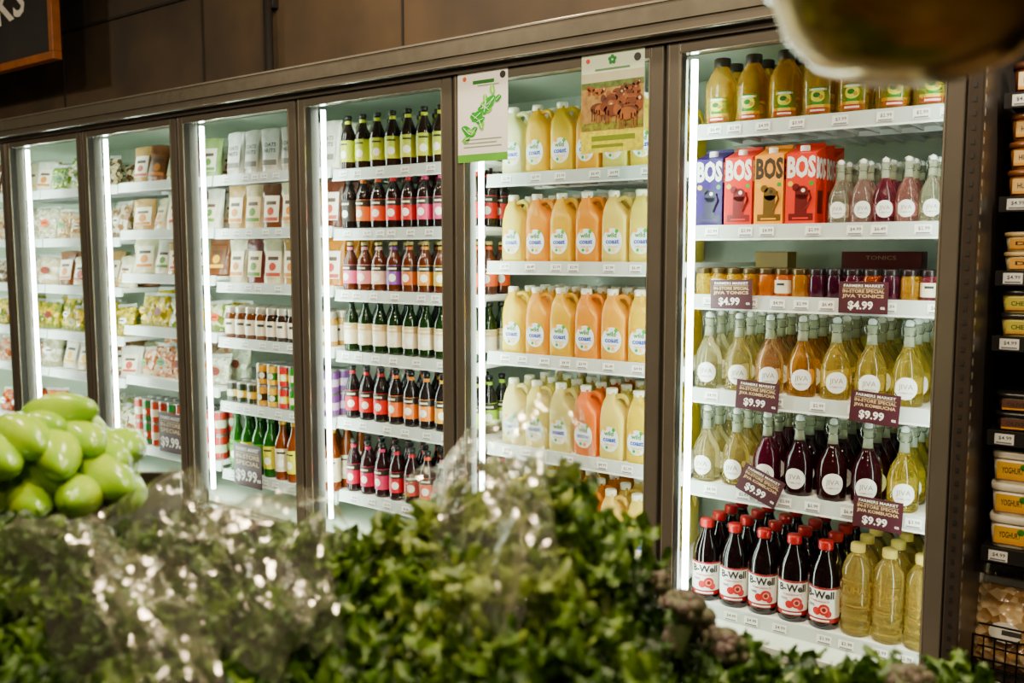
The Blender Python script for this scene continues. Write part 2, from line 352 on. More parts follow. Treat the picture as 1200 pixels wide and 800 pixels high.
@cached
def jar(col,lid,lab=None,h=.085,r=.024,see=.0,name='glass_jar',tx=0):
    b=MB(); b.lathe([(r*.85,0),(r,.004),(r,h*.68),(r*.85,h*.78),(r*.8,h*.82)],M(col,.06,see=see,var=.15,tx=tx),16)
    c=MB(); c.lathe([(r*.88,h*.80),(r*.9,h*.82),(r*.9,h*.97),(r*.85,h)],M(lid,.3,metal=.4),16)
    ps=[('lid',c.build('lid'))]
    if lab:
        l=MB(); l.band(r+.0007,h*.15,h*.6,-1.5,1.5,M(lab,.5),10); l.rect(-r*.5,r*.5,h*.42,h*.5,INK,cylf(r+.0012),4); ps.append(('label',l.build('label')))
    return dict(name=name,mesh=b.build(name),parts=ps)
@cached
def can(c1,c2,h=.125,r=.034):
    b=MB(); b.lathe([(r*.9,0),(r,.004),(r,h-.004),(r*.93,h)],M('8c8a84',.3,metal=.8),18)
    l=MB(); l.band(r+.0006,.008,h-.008,-3.1,3.1,M(c1,.4)); l.band(r+.001,h*.3,h*.62,-3.1,3.1,M(c2,.4)); l.disc(r*.42,M('d8d4c0',.5),cylf(r+.0014),cz=h*.46,rings=1,n=12)
    return dict(name='food_can',mesh=b.build('food_can'),parts=[('label',l.build('label'))])
@cached
def pouch(c1,c2,w=.125,h=.205,word=None,c3='c8863c',ink='5e5a54'):
    b=MB(); rg=[]
    for v in (0,.03,.15,.35,.55,.75,.88,.95,1):
        t=.034*(1-v**1.4)+.0012; rg.append((w/2*(.90+.10*abs(2*v-1)),t,h*v))
    b.loft(rg,M(c1,.22,var=.2,bump=.8,scale=22),20,ex=2.1)
    nv=[]
    for x,y,z in b.v:
        n=noise.noise(Vector((x*30,z*30,len(c1)+int(c1[:2],16))))*.008*min(1,z/.02); nv.append((x+n*.5,y+n,z+(-abs(x)*.08 if z>h*.9 else 0)))
    b.v=nv
    l=MB()
    def f(x,z):
        v=z/h; t=.034*(1-v**1.4)+.0012; rx=w/2*.95
        return (x,-t*max(0,1-(abs(x)/rx)**2.1)**(1/2.1)-.005,z)
    def strip(x0,x1,z0,z1,m,off=0):
        n=6;vs=[];fs=[]
        for i in range(n+1):
            for j in range(4):
                q=f(x0+(x1-x0)*i/n,z0+(z1-z0)*j/3); vs.append((q[0],q[1]-off,q[2]))
        for i in range(n):
            for j in range(3): fs.append((i*4+j,(i+1)*4+j,(i+1)*4+j+1,i*4+j+1))
        l.add(vs,fs,m,True)
    strip(-w*.33,w*.33,h*.15,h*.72,M(c2 or c1,.4))
    g=lambda x,z:(lambda q:(q[0],q[1]-.0015,q[2]))(f(x,z))
    if word:
        for i,ww in enumerate(word.split()): l.text(ww,.024,M(ink,.5),g,0,h*(.62-.13*i),.02,w=w*.5)
        strip(-w*.3,w*.3,h*.18,h*.3,M(c3,.5),.001)
    else: strip(-w*.22,w*.22,h*.52,h*.6,M('4a3a2c',.5),.001); strip(-w*.3,w*.3,h*.17,h*.25,M(c3,.5),.001); l.disc(w*.15,M(c3,.5),g,cz=h*.38,rings=2,n=12)
    return dict(name='food_pouch',mesh=b.build('food_pouch'),parts=[('label',l.build('label'))])
@cached
def packet(c1,c2,lab,seed,w=.15,h=.17,vs=42):
    b=MB(); rg=[]
    for i in range(13):
        v=i/12; t=.042*math.sin(math.pi*min(1,max(0,.08+.86*v)))**.6*(1-.45*v)+.001; rg.append((w/2*(.92+.08*abs(2*v-1)),t,h*v))
    b.loft(rg,M(c1,.14,h2=c2,kind='voronoi',scale=vs,bump=.9),24,ex=2.2)
    nv=[]
    for x,y,z in b.v:
        n=noise.noise_vector(Vector((x*22+seed*9,y*22,z*22)))*.018*min(1,z/.02); nv.append((x+n.x,y+n.y,z+abs(n.z)*.5))
    b.v=nv
    l=MB(); l.disc(w*.2,M(lab,.5),flat(.046),cx=w*.08*(seed-1),cz=h*.5,rings=1,n=16,asp=.7); l.rect(-w*.12,w*.12,h*.47,h*.53,M('3a3a36',.5),flat(.0466))
    t=MB(); t.box(-w*.5,w*.5,-.002,.002,h-.002,h+.018,M('dfe2da',.2,see=.5))
    return dict(name='produce_packet',mesh=b.build('produce_packet'),parts=[('label',l.build('label')),('seal',t.build('seal'))])
@cached
def tub(col,lid,lab,w=.05,h=.06,word='HUMMUS'):
    b=MB(); b.loft([(w*.84,w*.84,0),(w*.88,w*.88,.003),(w*.97,w*.97,h*.8)],M(col,.35),24,ex=4)
    c=MB(); c.loft([(w*1.02,w*1.02,h*.78),(w*1.04,w*1.04,h*.8),(w*1.04,w*1.04,h*.95),(w*.95,w*.95,h)],M(lid,.3),24,ex=4)
    l=MB(); l.rect(-w*.72,w*.72,h*.15,h*.68,M(lab,.5),flat(w*.98)); l.text(word,h*.26,INK,flat(w*.99),0,h*.42,.02,w=w*1.0)
    l.rect(-w*.72,w*.72,h*.15,h*.24,M('d89818',.5),flat(w*.985)); l.disc(h*.1,M('3a7a2c',.5),flat(w*.99),cx=w*.5,cz=h*.55,rings=1)
    return dict(name='food_tub',mesh=b.build('food_tub'),parts=[('lid',c.build('lid')),('label',l.build('label'))])
@cached
def pbox(col,word,w,h,d=.06,tc='f2dcc0'):
    b=MB(); b.box(-w/2,w/2,-d/2,d/2,0,h,M(col,.4,var=.05),.0015); f=flat(d/2+.0006)
    if word: b.text(word,h*.13,M(tc,.5),f,0,h*.85,.005,w=w*.38)
    b.rect(-w*.22,w*.22,h*.3,h*.33,M(tc,.5),f)
    return dict(name='product_box',mesh=b.build('product_box'),parts=[])
def rz(m=.2,s=.25): return (0,0,m+R(-s,s))
# --- door one
for r_ in range(3):
    for i in range(7):
        place(oil('e8bc60' if (i+r_)%3 else 'ecc870','2a2014' if i<5 else '8a6a2a'),(-1.17+.1*i,2.67+.1*r_,1.83),(0,0,R(.05,.35)),1.02,'amber oil bottle with green and yellow label on white shelf','bottle','oil bottles on the top shelf')
for r_ in range(3):
    for i,(c,d) in enumerate([('260858','10042c'),('c43400','640c08'),('e09400','5a4010'),('c83800','560808')]):
        place(carton(c,d),(-1.185+.094*i,2.665+.09*r_,1.527),(0,0,R(.0,.10)),1.1,{0:'purple',1:'orange',2:'yellow',3:'red'}[i]+' rectangular iced tea drink carton on white shelf','carton','iced tea cartons')
for r_ in range(3):
    for i,c in enumerate(['e4e0d0','e4c8c0','b0586a','e0b0a8','ececd4','e8e4c0']):
        place(swing(c,.9),(-.80+.0605*i,2.66+.075*r_,1.527),rz(.25,.2),.76,'small swing-top glass bottle with round white label','bottle','small swing-top bottles')
jc=['e8c848','e0b040','e8c040','d0983c','e88c3c','e07830','d09040','5a2038','4a1830','6a2438','b05028','5a2438','c89848','8a3c48']
for r_ in range(3):
    for i,c in enumerate(jc):
        place(jar(c,'4a3a20' if i<7 else '241a1c','d8d0b8' if i%4==1 else None,tx=.7),(-1.205+.0505*i,2.645+.055*r_,1.316),rz(),1,'small glass preserve jar with dark lid on white shelf','jar','small preserve jars')
place(pbox('5c1410','TONICS',.24,.135,.1,'a88868'),(-.775,3.06,1.316),(0,0,.05),1,'red printed carton box behind small jars','box')
place(pbox('a0801c',None,.11,.135,.1,'6a3a10'),(-1.13,3.06,1.316),(0,0,.05),1,'yellow printed carton box behind small jars','box')
r4=['ece6bc','ecdfa0','e4bc90','dcb05c','eedc84','eede88','eede84']; r5=['eae0b0','e8d898','3c0c1a','22080f','260a0c','2a0c12','ecdb78']
for z,cs,g in ((1.0245,r4,'swing-top bottles on the upper kombucha shelf'),(.729,r5,'swing-top bottles on the lower kombucha shelf')):
    for r_ in range(4):
        for i,c in enumerate(cs):
            dkb=z<1 and 2<=i<=5
            place(swing(c,.3 if dkb else .92),(-1.19+.0985*i,2.66+.092*r_,z),rz(.22,.22),1,('dark berry' if dkb else 'pale golden')+' swing-top glass bottle with round white label','bottle',g)
for r_ in range(4):
    for i in range(5):
        place(bwell(),(-1.185+.0945*i,2.665+.095*r_,.34),rz(.2,.25),1,'dark juice bottle with red cap and white label','bottle','red-capped juice bottles')
    for i in range(3):
        place(gold(),(-.715+.088*i,2.665+.095*r_,.34),rz(),1.03,'clear ribbed bottle of golden drink with gold cap','bottle','golden drink bottles')
# --- door two
jugs={1.721:['eeecb0','ecc850','e8cc5c','ecb850','e8e080','ecd460'],1.413:['ecd66c','eca83c','e6bc4c','eca438','ecd67c','ecda78'],
      1.0865:['ecd04c','ecb440','e6bc4c','eca43c','ecb454','ecca50'],.751:['ecdf9c','e8d87c','e8dc90','ec8434','ecdc84','e8d058'],.40:['ecd05c','eca434','e2b43c','ec9c30','ecd07c','ecd678']}
for z,cs in jugs.items():
    for r_ in range(4):
        for i,c in enumerate(cs):
            place(jug(c),(-1.935+.1035*i,2.665+.102*r_,z),(0,0,R(-.04,.08)),1.0,'plastic juice jug with handle and round white label on shelf','juice jug','juice jugs in the second cooler')
# --- door three
D3={1.78:[('241812','bcc010')]*9,
 1.54:[('1c1210',c) for c in('2a2420','d87820','d0501c','c8281c','b81c1c','d04468','d0587c','d88898','c83020')],
 1.29:[('4a2418',c) for c in('d87090','d89098','e0c0a8','7a4a98','b86020','d89030','d0b050','c88028','d85a20')],
 1.037:[('14240f','e8dcc0')]*9,
 .756:[('1a1414',c) for c in('b01828','b82028','c02828','d86c10','d87810','e08810','e0a41c','b8c020','98b820')],
 .443:[('241214',c) for c in('b01840','b82850','c84068','b82030','b01828','c85020','b03448','a01830','b83048')]}
for z,cs in D3.items():
    for r_ in range(3):
        for i,(b_,l_) in enumerate(cs):
            white=l_=='e8dcc0'
            place(slim(b_,l_,'b8a060' if z==1.29 else '16120f',strip=None if l_=='bcc010' else ('2a2622' if not white else 'c8b080'),neck=l_ if not white else None,h=.222 if z!=1.29 else .2),(-2.785+.083*i,2.65+.08*r_,z),rz(.3,.3),1,'dark slim beverage bottle with '+('cream' if white else 'bright coloured')+' label','bottle','slim bottles in the third cooler')
# --- door four
for z,cs,wd in ((1.795,['cfcdc2','b8b4a6','d0cec2','bcb8aa','c8c4b6','d0ccbe'],'OATS NUTS'),(1.552,['a8885c','c0ac8c','5a3420','c4b898','a88458','4a2418'],None),(1.306,['bcb498','5a2a28','c4bc9c','a88454','c8bc9c','a86c2a'],None)):
    for r_ in range(3):
        for i,c in enumerate(cs):
            place(pouch(c,['e0d8c0','d8c8a4','e4dcc8'][i%3] if z!=1.795 else None,word=wd,ink='2c2a26',c3=['b8763c','5a7a3c','a84838'][i%3] if z!=1.795 else '6a665c'),(-3.55+.127*i,2.68+.08*r_,z),(0,0,.15+R(-.15,.15)),1,'stand-up food pouch with printed pale label','pouch','stand-up food pouches')
for r_ in range(3):
    for i in range(10):
        place(jar(['5a3018','2a1a12','b08850'][i//4],'b8b0a0','ded2bc',.15,.034,name='tall_jar'),(-3.585+.074*i,2.65+.075*r_,1.049),rz(.3,.3),1,'jar with white label and pale lid','jar','tall jars in the fourth cooler')
cc=[('2a2a24','c8c090'),('1a2a10','d8b818'),('2a2a1a','d8b010'),('c89008','2a1808'),('d8a810','205c1c'),('b01c0c','d8c030'),('207020','d8c030'),('4a7020','d8d090'),('5a2a6a','d0b8d0'),('6a3a7a','c8b0c8')]
for lay in (0,1):
  for r_ in range(2):
    for i,c in enumerate(cc):
        if lay and i<3: continue
        place(can(*c,h=.1),(-3.585+.074*i,2.65+.075*r_,.746+.1*lay),rz(.3,.3),1,'small round tin with colourful printed label','can','colourful small tins')
for r_ in range(3):
    for i in range(9):
        g=i<4
        place(slim('1c4a14' if g else '6a3008','d0c430' if i%2 else ('e0d8b8' if not g else '4a8a2a'),'2a5a20' if g else 'b89020',h=.27,r=.036,name='glass_bottle'),(-3.58+.082*i,2.655+.085*r_,.42),rz(.3,.3),1,('green' if g else 'amber')+' glass bottle with paper label on low shelf','bottle','tall glass bottles')
# --- doors five to seven
pal=[('d0ccac','5c6a34'),('c0ae8a','4a3420'),('dcd8c8','a8a080'),('d8d4c0','8c9060'),('b88c58','5a3c20'),('dcdccc','b8bca0'),('a88050','d0c4a0'),('e0dcd0','c4b490'),('b86840','dcc4a4'),('d8d0b8','7a5c40'),('6a8a38','c8d098'),('c86a3a','8a3a20')]
for k in (5,6,7):
    for zi,z in enumerate(SZ[k]):
        if k==5 and zi==0: continue
        x=MU[k]+.10; mode=random.choice([0,0,1]) if zi not in (2,) else 2
        base=random.choice(pal); i=0
        while x<MU[k-1]-.08:
            if i%2==0 and random.random()<.6: base=random.choice(pal)
            w_=random.choice([.12,.14,.15])
            for r_ in range(2):
                loc=(x,2.69+.115*r_,z); ro=(-.12+R(-.06,.04),R(-.06,.06),.2+R(-.3,.3))
                if mode==1:
                    place(pouch(random.choice(['c4bc9c','a88458','d0ccc0','6a4028','8a9a68','d8d4c4']),random.choice(['e0d8c0','e4dcc8',None]),w=w_,h=random.choice([.17,.185,.2]),c3=random.choice(['b8763c','5a7a3c','a84838','d8a830'])),loc,ro,1,'stand-up packet of wholefoods with printed front','food packet','packets in the far coolers')
                else:
                    a,b_=base if mode==0 else random.choice([('c8a830','6a7020'),('d0b850','8a7a30'),('d0ccac','6a7a3a')])
                    place(packet(a,b_,random.choice(['f4f2e8','d85a30','7a2a1a','d8b838','f4f2e8','5a8a4a']),random.randint(0,2),w=w_,h=random.choice([.13,.155,.18]),vs=random.choice([36,60])),loc,ro,1,'clear bagged vegetables packet with sticker label','vegetable packet','bagged vegetables in the far coolers')
            x+=w_+.012; i+=1
for r_ in range(2):
    for lay in (0,1):
        for i in range(10):
            place(can(*[('982818','b8c0a0'),('1c6a30','a83828'),('b04028','d8d4c0')][i%3],h=.12),(MU[5]+.06+.074*i,2.65+.08*r_,.45+.12*lay),rz(),1,'red and green printed tin stacked on the low shelf','can','stacked tins in the fifth cooler')
# price cards
def card(price,lines,w=.132,h=.088):
    b=MB(); b.box(-w/2,w/2,-.0008,.0008,-h/2,h/2,M('3c141e',.5,var=.05)); f=flat(.0014); cr=M('d6bc90',.5)
    b.text('FARMERS MARKET',h*.12,PAPER,f,0,h*.37,.01,w=w*.8)
    for i,t_ in enumerate(lines): b.text(t_,h*.14,cr,f,0,h*(.2-.15*i),.015,w=w*.84)
    b.text(price,h*.34,PAPER,f,-w*.05,-h*.25,.03); b.text('ea',h*.15,PAPER,f,w*.4,-h*.3,.02)
    b.rect(-w*.42,w*.42,h*.285,h*.295,cr,f)
    return b.build('price_card')
K9=card('$9.99',['IN-STORE SPECIAL','JIVA KOMBUCHA']); K4=card('$4.99',['IN-STORE SPECIAL','JIVA TONICS'])
for me,x,z,ro in ((K4,-1.092,1.323,-.02),(K4,-.708,1.324,0),(K9,-1.003,1.022,.05),(K9,-.666,1.02,.06),(K9,-.987,.752,.38),(K9,-.647,.723,.03)):
    obj('price_card',me,(x,2.592,z),(0,ro,0),label='burgundy special-offer price card clipped to shelf edge'+(' hanging crooked' if ro>.2 else ''),category='price sign',group='burgundy price cards')
K2=card('$9.99',['IN-STORE','SPECIAL'],.2,.2)
obj('price_card',K2,(-3.418,2.585,.47),label='large square burgundy offer card on low shelf',category='price sign',group='burgundy price cards')
obj('price_card',K2,(-4.02,2.585,.55),label='large square burgundy offer card on low shelf',category='price sign',group='burgundy price cards')
# posters
def quad(b,x0,x1,z0,z1,m,d=.0012): b.rect(x0,x1,z0,z1,m,flat(d))
b=MB(); b.box(-.105,.105,-.0006,.0006,0,.297,PAPER); G=M('3c9a28',.5); G2=M('2c6a2c',.5); rn=random.Random(4)
for i in range(17):
    t0=i/16; cx=-.06+.115*t0+rn.uniform(-.014,.014); cz=.10+.125*t0+rn.uniform(-.03,.03); ra=rn.uniform(.014,.027); a=rn.uniform(0,3)
    vs=[(cx,-.0012-.0001*i,cz)]+[(cx+ra*(math.cos(t)*math.cos(a)-.6*math.sin(t)*math.sin(a))*(1+.2*math.sin(3*t+i)),-.0012-.0001*i,cz+ra*(math.cos(t)*math.sin(a)+.6*math.sin(t)*math.cos(a))) for t in [k*math.pi/8 for k in range(16)]]
    b.add(vs,[(0,1+k,1+(k+1)%16) for k in range(16)],G if i%3 else M('84c45a',.5)); 
    b.tube([(cx-ra*.6*math.cos(a),-.003,cz-ra*.6*math.sin(a)),(cx+ra*math.cos(a)*.8,-.003,cz+ra*math.sin(a)*.8)],.0008,M('e4f0d8',.5),4)
b.disc(.012,M('1e1e1e',.5),flat(.0012),cx=.085,cz=.275,rings=1); b.disc(.008,M('c8541c',.5),flat(.0016),cx=-.075,cz=.275,rings=1)
for i in range(3): quad(b,-.08,.08-.02*(i%2),.072-.012*i,.076-.012*i,M('8a9a8a',.5))
quad(b,-.105,.105,0,.026,M('6aa84a',.5)); quad(b,-.02,.07,.246,.250,M('8a9a8a',.5)); quad(b,-.04,.05,.254,.266,G2)
obj('poster',b.build('poster'),(-1.905,2.4185,1.75),label='white flyer with green leaf drawings taped on glass door',category='poster')
b=MB(); b.box(-.108,.108,-.0006,.0006,0,.297,M('c8d4bc',.5,var=.03)); quad(b,-.108,.108,.065,.237,M('7a5a38',.6,h2='98804c',scale=40))
quad(b,-.108,.108,.205,.237,M('a8a890',.6),.0014); quad(b,-.108,.108,.192,.21,M('3a4a24',.6,h2='5a6a34',scale=60),.0015); quad(b,-.108,.108,0,.065,M('d0cc38',.5,h2='a8a830',scale=70),.0014)
quad(b,-.108,.108,.068,.09,M('7a8a2c',.6,h2='5a4a24',scale=60),.0014)
rn=random.Random(2)
for i in range(20):
    cx=rn.uniform(-.088,.088); cz=.195-.0045*i; s_=.5+.045*i; cow=M(['5a2c14','6e3a1c','48220f','7a4a28'][i%4],.6,var=.3); d0=.0018+.0001*i
    cx=max(-.105+.034*s_,min(.105-.034*s_,cx))
    f=flat(d0); sg=rn.choice((-1,1)); b.disc(.024*s_,cow,f,cx=cx,cz=cz,rings=1,asp=.58); b.disc(.010*s_,cow,f,cx=cx-sg*.024*s_,cz=cz+.010*s_,rings=1,asp=1.2)
    for lx in (-.018,-.010,.012,.02): b.rect(cx+lx*s_-.002,cx+lx*s_+.002,max(.066,cz-.032*s_),cz,cow,f)
    if i%3==0: b.disc(.004*s_,M('b6a48c',.6),flat(d0+.00005),cx=cx-sg*.025*s_,cz=cz+.010*s_,rings=1,asp=1.2)
LG=M('2c7a3c',.5)
for k in range(5):
    a=math.pi/2+k*2*math.pi/5; b.disc(.006,LG,flat(.0014),cx=.0+.009*math.cos(a),cz=.272+.009*math.sin(a),rings=1)
b.disc(.007,M('c83828',.5),flat(.0014),cx=-.085,cz=.275,rings=1); b.disc(.012,M('2a2a2a',.5),flat(.0014),cx=.085,cz=.27,rings=1)
quad(b,-.06,.06,.243,.249,M('5a7a5a',.5)); quad(b,-.07,.08,.035,.05,M('6a7a1c',.5),.0018); quad(b,-.07,.04,.015,.024,M('6a7a1c',.5),.0018)
obj('poster',b.build('poster'),(-1.41,2.4185,1.75),label='printed flyer with brown cattle photo taped on glass door',category='poster')
# chalkboard sign
b=MB(); b.box(-1.55,-.03,0,.02,.035,.75,M('1c1b1a',.8,var=.3,scale=6)); b.text('DRINKS',.27,M('f0ece2',.7),flat(.0015),-.80,.30,.016,w=1.0,rot=.10)
fr=MB(); wd=M('8a5228',.5,var=.25,scale=14)
fr.box(-1.6,0,-.015,.03,0,.04,wd,.003); fr.box(-.04,0,-.0149,.0299,.04,.74,wd,.003); fr.box(-1.6,-1.56,-.0149,.0299,.04,.74,wd,.003); fr.box(-1.6,0,-.015,.03,.74,.78,wd,.003)
s=obj('chalkboard_sign',b.build('chalkboard_sign'),(-4.6,2.40,2.41),label='black chalkboard with white lettering in wooden frame',category='sign')
obj('frame',fr.build('frame'),parent=s,label='light brown wooden frame')
for x in(-1.3,-.3):
    br=MB(); br.box(x,x+.03,.03,.212,.5,.53,M('1a1816',.5)); obj('bracket',br.build('bracket'),parent=s)
# ------------------------------------------------------------------ open merchandiser at the end
E2=(.25,2.95,0)
mer=obj('open_display_cooler',None,E2,label='black open-front chilled shelving unit with tubs',category='refrigerator')
BK=M('12110f',.45,var=.1)
def mpart(name,mb,**k): return obj(name,mb.build(name),(-E2[0],-E2[1],0),parent=mer,**k)
mb=MB(); mb.box(-.39,.95,3.2,3.3,.02,2.1,BK); mpart('back_panel',mb)
mb=MB(); mb.box(.95,1.0,2.45,3.3,.02,2.1,BK); mpart('side_panel',mb)
mb=MB(); mb.box(-.39,1.0,2.45,3.3,2.1,2.16,BK); mpart('canopy',mb)
mb=MB(); mb.box(-.39,.95,2.45,3.2,.02,.22,BK); mpart('base',mb)
ml=[1.84,1.585,1.40,1.234,.99,.683,.334]
for z in ml:
    mb=MB(); mb.box(-.385,.945,2.6,3.2,z-.02,z,BK); mb.box(-.385,.945,2.59,2.6,z-.035,z+.003,M('1c1a18',.4)); sh=mpart('shelf',mb)
    for i in range(4):
        obj('price_label',TK[i],(-.345+.13*i,2.5885,z-.017),parent=sh)
l=bpy.data.lights.new('canopy_light','AREA'); l.shape='RECTANGLE'; l.size=1.2; l.size_y=.05; l.energy=11; l.color=(1,.90,.72)
lo=bpy.data.objects.new('canopy_light',l); C.objects.link(lo); lo.location=(.28,2.5,2.08); lo.rotation_euler=(math.radians(15),0,0)
specs=[(1.585,3,.07,'8a5828','6a4020','d8b47a','HUMMUS'),(1.40,2,.05,'d8c8a0','c8b080','d8a050','DIP'),(1.234,2,.06,'d8c880','2a2622','c8c060','CHEESE'),(.99,2,.05,'2a2622','1c1a18','5a3a2c','OLIVES'),(.683,3,.085,'e0d4b8','d8d0bc','d8a840','YOGHURT')]
for z,n,h,c,l_,lb,wd_ in specs:
    for r_ in range(3):
        for i in range(5):
            for q in range(n):
                place(tub(c,l_,lb,.05,h,wd_),(-.325+.115*i,2.66+.11*r_,z+q*h),(0,0,.05+R(-.05,.05)),1,'square plastic food tub with lid and printed label','tub','stacked food tubs')
for i in range(5):
    place(tub('5a3018','3a1e10','d8c49a',.05,.08,'PATE'),(-.325+.115*i,2.66,1.84),(0,0,.05),1,'brown food tub on the upper black shelf','tub','stacked food tubs')
b=MB(); wr=M('1a1a1a',.35,metal=.5)
for z in (.36,.42,.48): b.tube([(-.38,2.50,z),(.3,2.50,z),(.3,2.585,z),(-.38,2.585,z)],.003,wr,5,True)
for i in range(28): b.tube([(-.38+i*.0252,2.50,.48),(-.38+i*.0252,2.50,.36),(-.38+i*.0252,2.585,.36)],.002,wr,4)
obj('wire_basket',b.build('wire_basket'),(0,0,0),label='black wire basket hooked on the chilled shelf',category='basket')
for i in range(5):
    for q in range(2):
        place(packet('c8b088','9a7850','e8e4d8',i%3,.15,.17,vs=60),(-.31+.155*i,2.68+.1*q,.334),(-.1,0,R(-.1,.3)),1.3,'clear bag of tan baked goods with label','bread bag','bagged baked goods')
# ------------------------------------------------------------------ produce island
TD=M('3a2a1e',.6,var=.2,scale=8)
def table(b0,b1,a0,a1,zt):
    mb=MB(); w=(b1-b0)/2; d=(a1-a0)/2; mb.box(-w,w,-d,d,zt-.05,zt,TD,.004)
    lg=MB(); lg.box(-.03,.03,-.03,.03,0,zt-.05,TD); L_=lg.build('leg'); pn=MB(); pn.box(-w+.05,w-.05,-d+.05,d-.05,.25,zt-.051,M('2a2019',.7))
    x,y=W((a0+a1)/2,(b0+b1)/2)
    o=obj('produce_display_table',mb.build('table_top'),(x,y,0),(0,0,YAW),label='dark wooden produce display table under leafy greens',category='table')
    obj('cabinet_panel',pn.build('panel'),parent=o)
    for sx in(-1,1):
        for sy in(-1,1): obj('leg',L_,(sx*(w-.04),sy*(d-.04),0),parent=o)
table(-1.4,-.352,.5,1.75,.74); table(-.348,.75,.5,1.33,.74)
def crate(b,a,w,d,z0,h):
    mb=MB(); m=M('2c241c',.6); mb.box(-w/2,w/2,-d/2,d/2,0,.015,m)
    for s_ in (-1,1):
        for zz in range(3):
            z=.015+zz*(h-.015)/3; mb.box(-w/2,w/2,s_*(d/2)-.006,s_*(d/2)+.006,z,z+(h-.015)/3-.008,m); mb.box(s_*(w/2)-.006,s_*(w/2)+.006,-d/2,d/2,z,z+(h-.015)/3-.008,m)
    x,y=W(a,b); return obj('produce_crate',mb.build('produce_crate'),(x,y,z0),(0,0,YAW),label='dark slatted crate holding fresh produce',category='crate')
crate(-.95,1.50,.62,.40,.74,.30)
KL=M('44601a',.42,h2='142a0a',scale=20,bump=.3,trl=.15,spec=.45); KL2=M('5e7626',.42,h2='24400f',scale=20,bump=.3,trl=.15,spec=.45); KR=M('94a860',.45); KL3=M('8a9850',.42,h2='4c6026',scale=22,bump=.3,trl=.2,spec=.5)
def kale(seed,mat,n=13):
    rn=random.Random(seed); b=MB(); nu,nv=90,25
    for li in range(n):
        ph=li*2.4+rn.uniform(-.3,.3); q=(li+.5)/n; el=math.radians(84-58*q+rn.uniform(-8,8)); L_=rn.uniform(.14,.175)*(1-.08*q); Wd=rn.uniform(.050,.066)
        out=Vector((math.cos(ph),math.sin(ph),0)); sd=Vector((-math.sin(ph),math.cos(ph),0)); p=out*.012*q; tw=rn.uniform(-.5,.5)
        vs=[];f1=[];f2=[]; p1,p2=rn.uniform(0,6),rn.uniform(0,6); w1=rn.uniform(5,6)
        for i in range(nu):
            u=i/(nu-1); e=el-u*u*1.15; t_=out*math.cos(e)+Vector((0,0,1))*math.sin(e); p=p+t_*(L_/nu)
            nn=t_.cross(sd).normalized(); s2=(sd*math.cos(tw*u)+nn*math.sin(tw*u)); n2=t_.cross(s2).normalized()
            w=Wd*(.06+.94*math.sin(math.pi*min(1,max(0,(u-.15)/.88))**.7)) if u>.15 else Wd*.06
            for j in range(nv):
                v=2*j/(nv-1)-1; av=abs(v); pp=p1 if v>0 else p2; k=w/Wd
                th=2*math.pi*w1*u+pp+1.5*av; t2=2*math.pi*w1*2.6*u+pp*2+av*5; t3=2*math.pi*w1*6.1*u+pp*3
                lob=1+.16*math.sin(th+1.2)+.08*math.sin(t2)
                cu=max(0,av-.45)/.55
                co=p+s2*(v*w*.72*lob)+n2*(.022*k*av**1.3*math.sin(th)+.014*k*cu*math.sin(t2)+.006*k*cu*cu*math.sin(t3)+.010*av*k)+t_*(.012*k*av*math.cos(th)+.010*k*cu*math.cos(t2)+.004*k*cu*cu*math.cos(t3))
                co+=noise.noise_vector(co*60+Vector((seed,li,0)))*.009*av*k+noise.noise_vector(co*170+Vector((seed,li,3)))*.004*av*k
                vs.append(co)
        for i in range(nu-1):
            for j in range(nv-1):
                a=i*nv+j; (f2 if j in(11,12) and i<nu*.75 else f1).append((a,a+1,a+1+nv,a+nv))
        o=len(b.v); b.add(vs,f1,mat,True)
        b.f+=[tuple(x+o for x in f) for f in f2]; ii=b.mi(KR); b.m+=[ii]*len(f2); b.s+=[True]*len(f2)
    return b.build('kale_bunch')
KV=[kale(i,KL if i%2==0 else KL2) for i in range(5)]; KP=[kale(20,KL3),kale(21,KL3)]
crest=[(-.9,1.10),(-.65,1.11),(-.49,1.10),(-.32,1.09),(-.18,1.09),(-.1,1.13),(.0,1.195),(.04,1.21),(.09,1.20),(.14,1.13),(1,1.1)]
def top(b):
    for (x0,y0),(x1,y1) in zip(crest,crest[1:]):
        if b<=x1: return y0+(y1-y0)*(b-x0)/(x1-x0)
    return 1.1
def addk(a,b,z,me=None,lab='bunch of curly green kale piled on display'):
    x,y=W(a,b); me=me or random.choice(KV)
    return obj('kale_bunch',me,(x,y,z),(R(-.4,.4),R(-.4,.4),R(0,6.28)),sc=R(.9,1.05),label=lab,category='kale',group='kale bunches')
for ri,(a,dz) in enumerate([(1.2,0),(1.12,-.035),(1.04,-.07),(.96,-.105),(.88,-.14),(.80,-.18)]):
    be=-.78+(ri%2)*.05
    while be<.105:
        b_=be*a/1.2; pale=-.13<be<.05 and ri<3
        addk(a+R(-.02,.02),b_,top(be)-.145+dz+R(-.015,.01),random.choice(KP) if pale and random.random()<.6 else None, 'bunch of pale curly kale partly under clear plastic' if pale else 'bunch of curly green kale piled on display')
        if ri<2 and be>-.5: addk(a,b_,top(be)-.23+dz)
        if be>.03 and ri<5:
            for kk in range(3): 
                zz=top(be)-.21+dz-.09*kk
                if zz>.76: addk(a,b_,zz)
        be+=.1
for a in (1.2,1.1,1.0):
    for b_ in (.24,.31,.38,.45,.52,.59):
        addk(a,b_*a/1.15,.775-(.03 if b_>.36 else 0)-(1.2-a)*.1+R(-.01,.01))
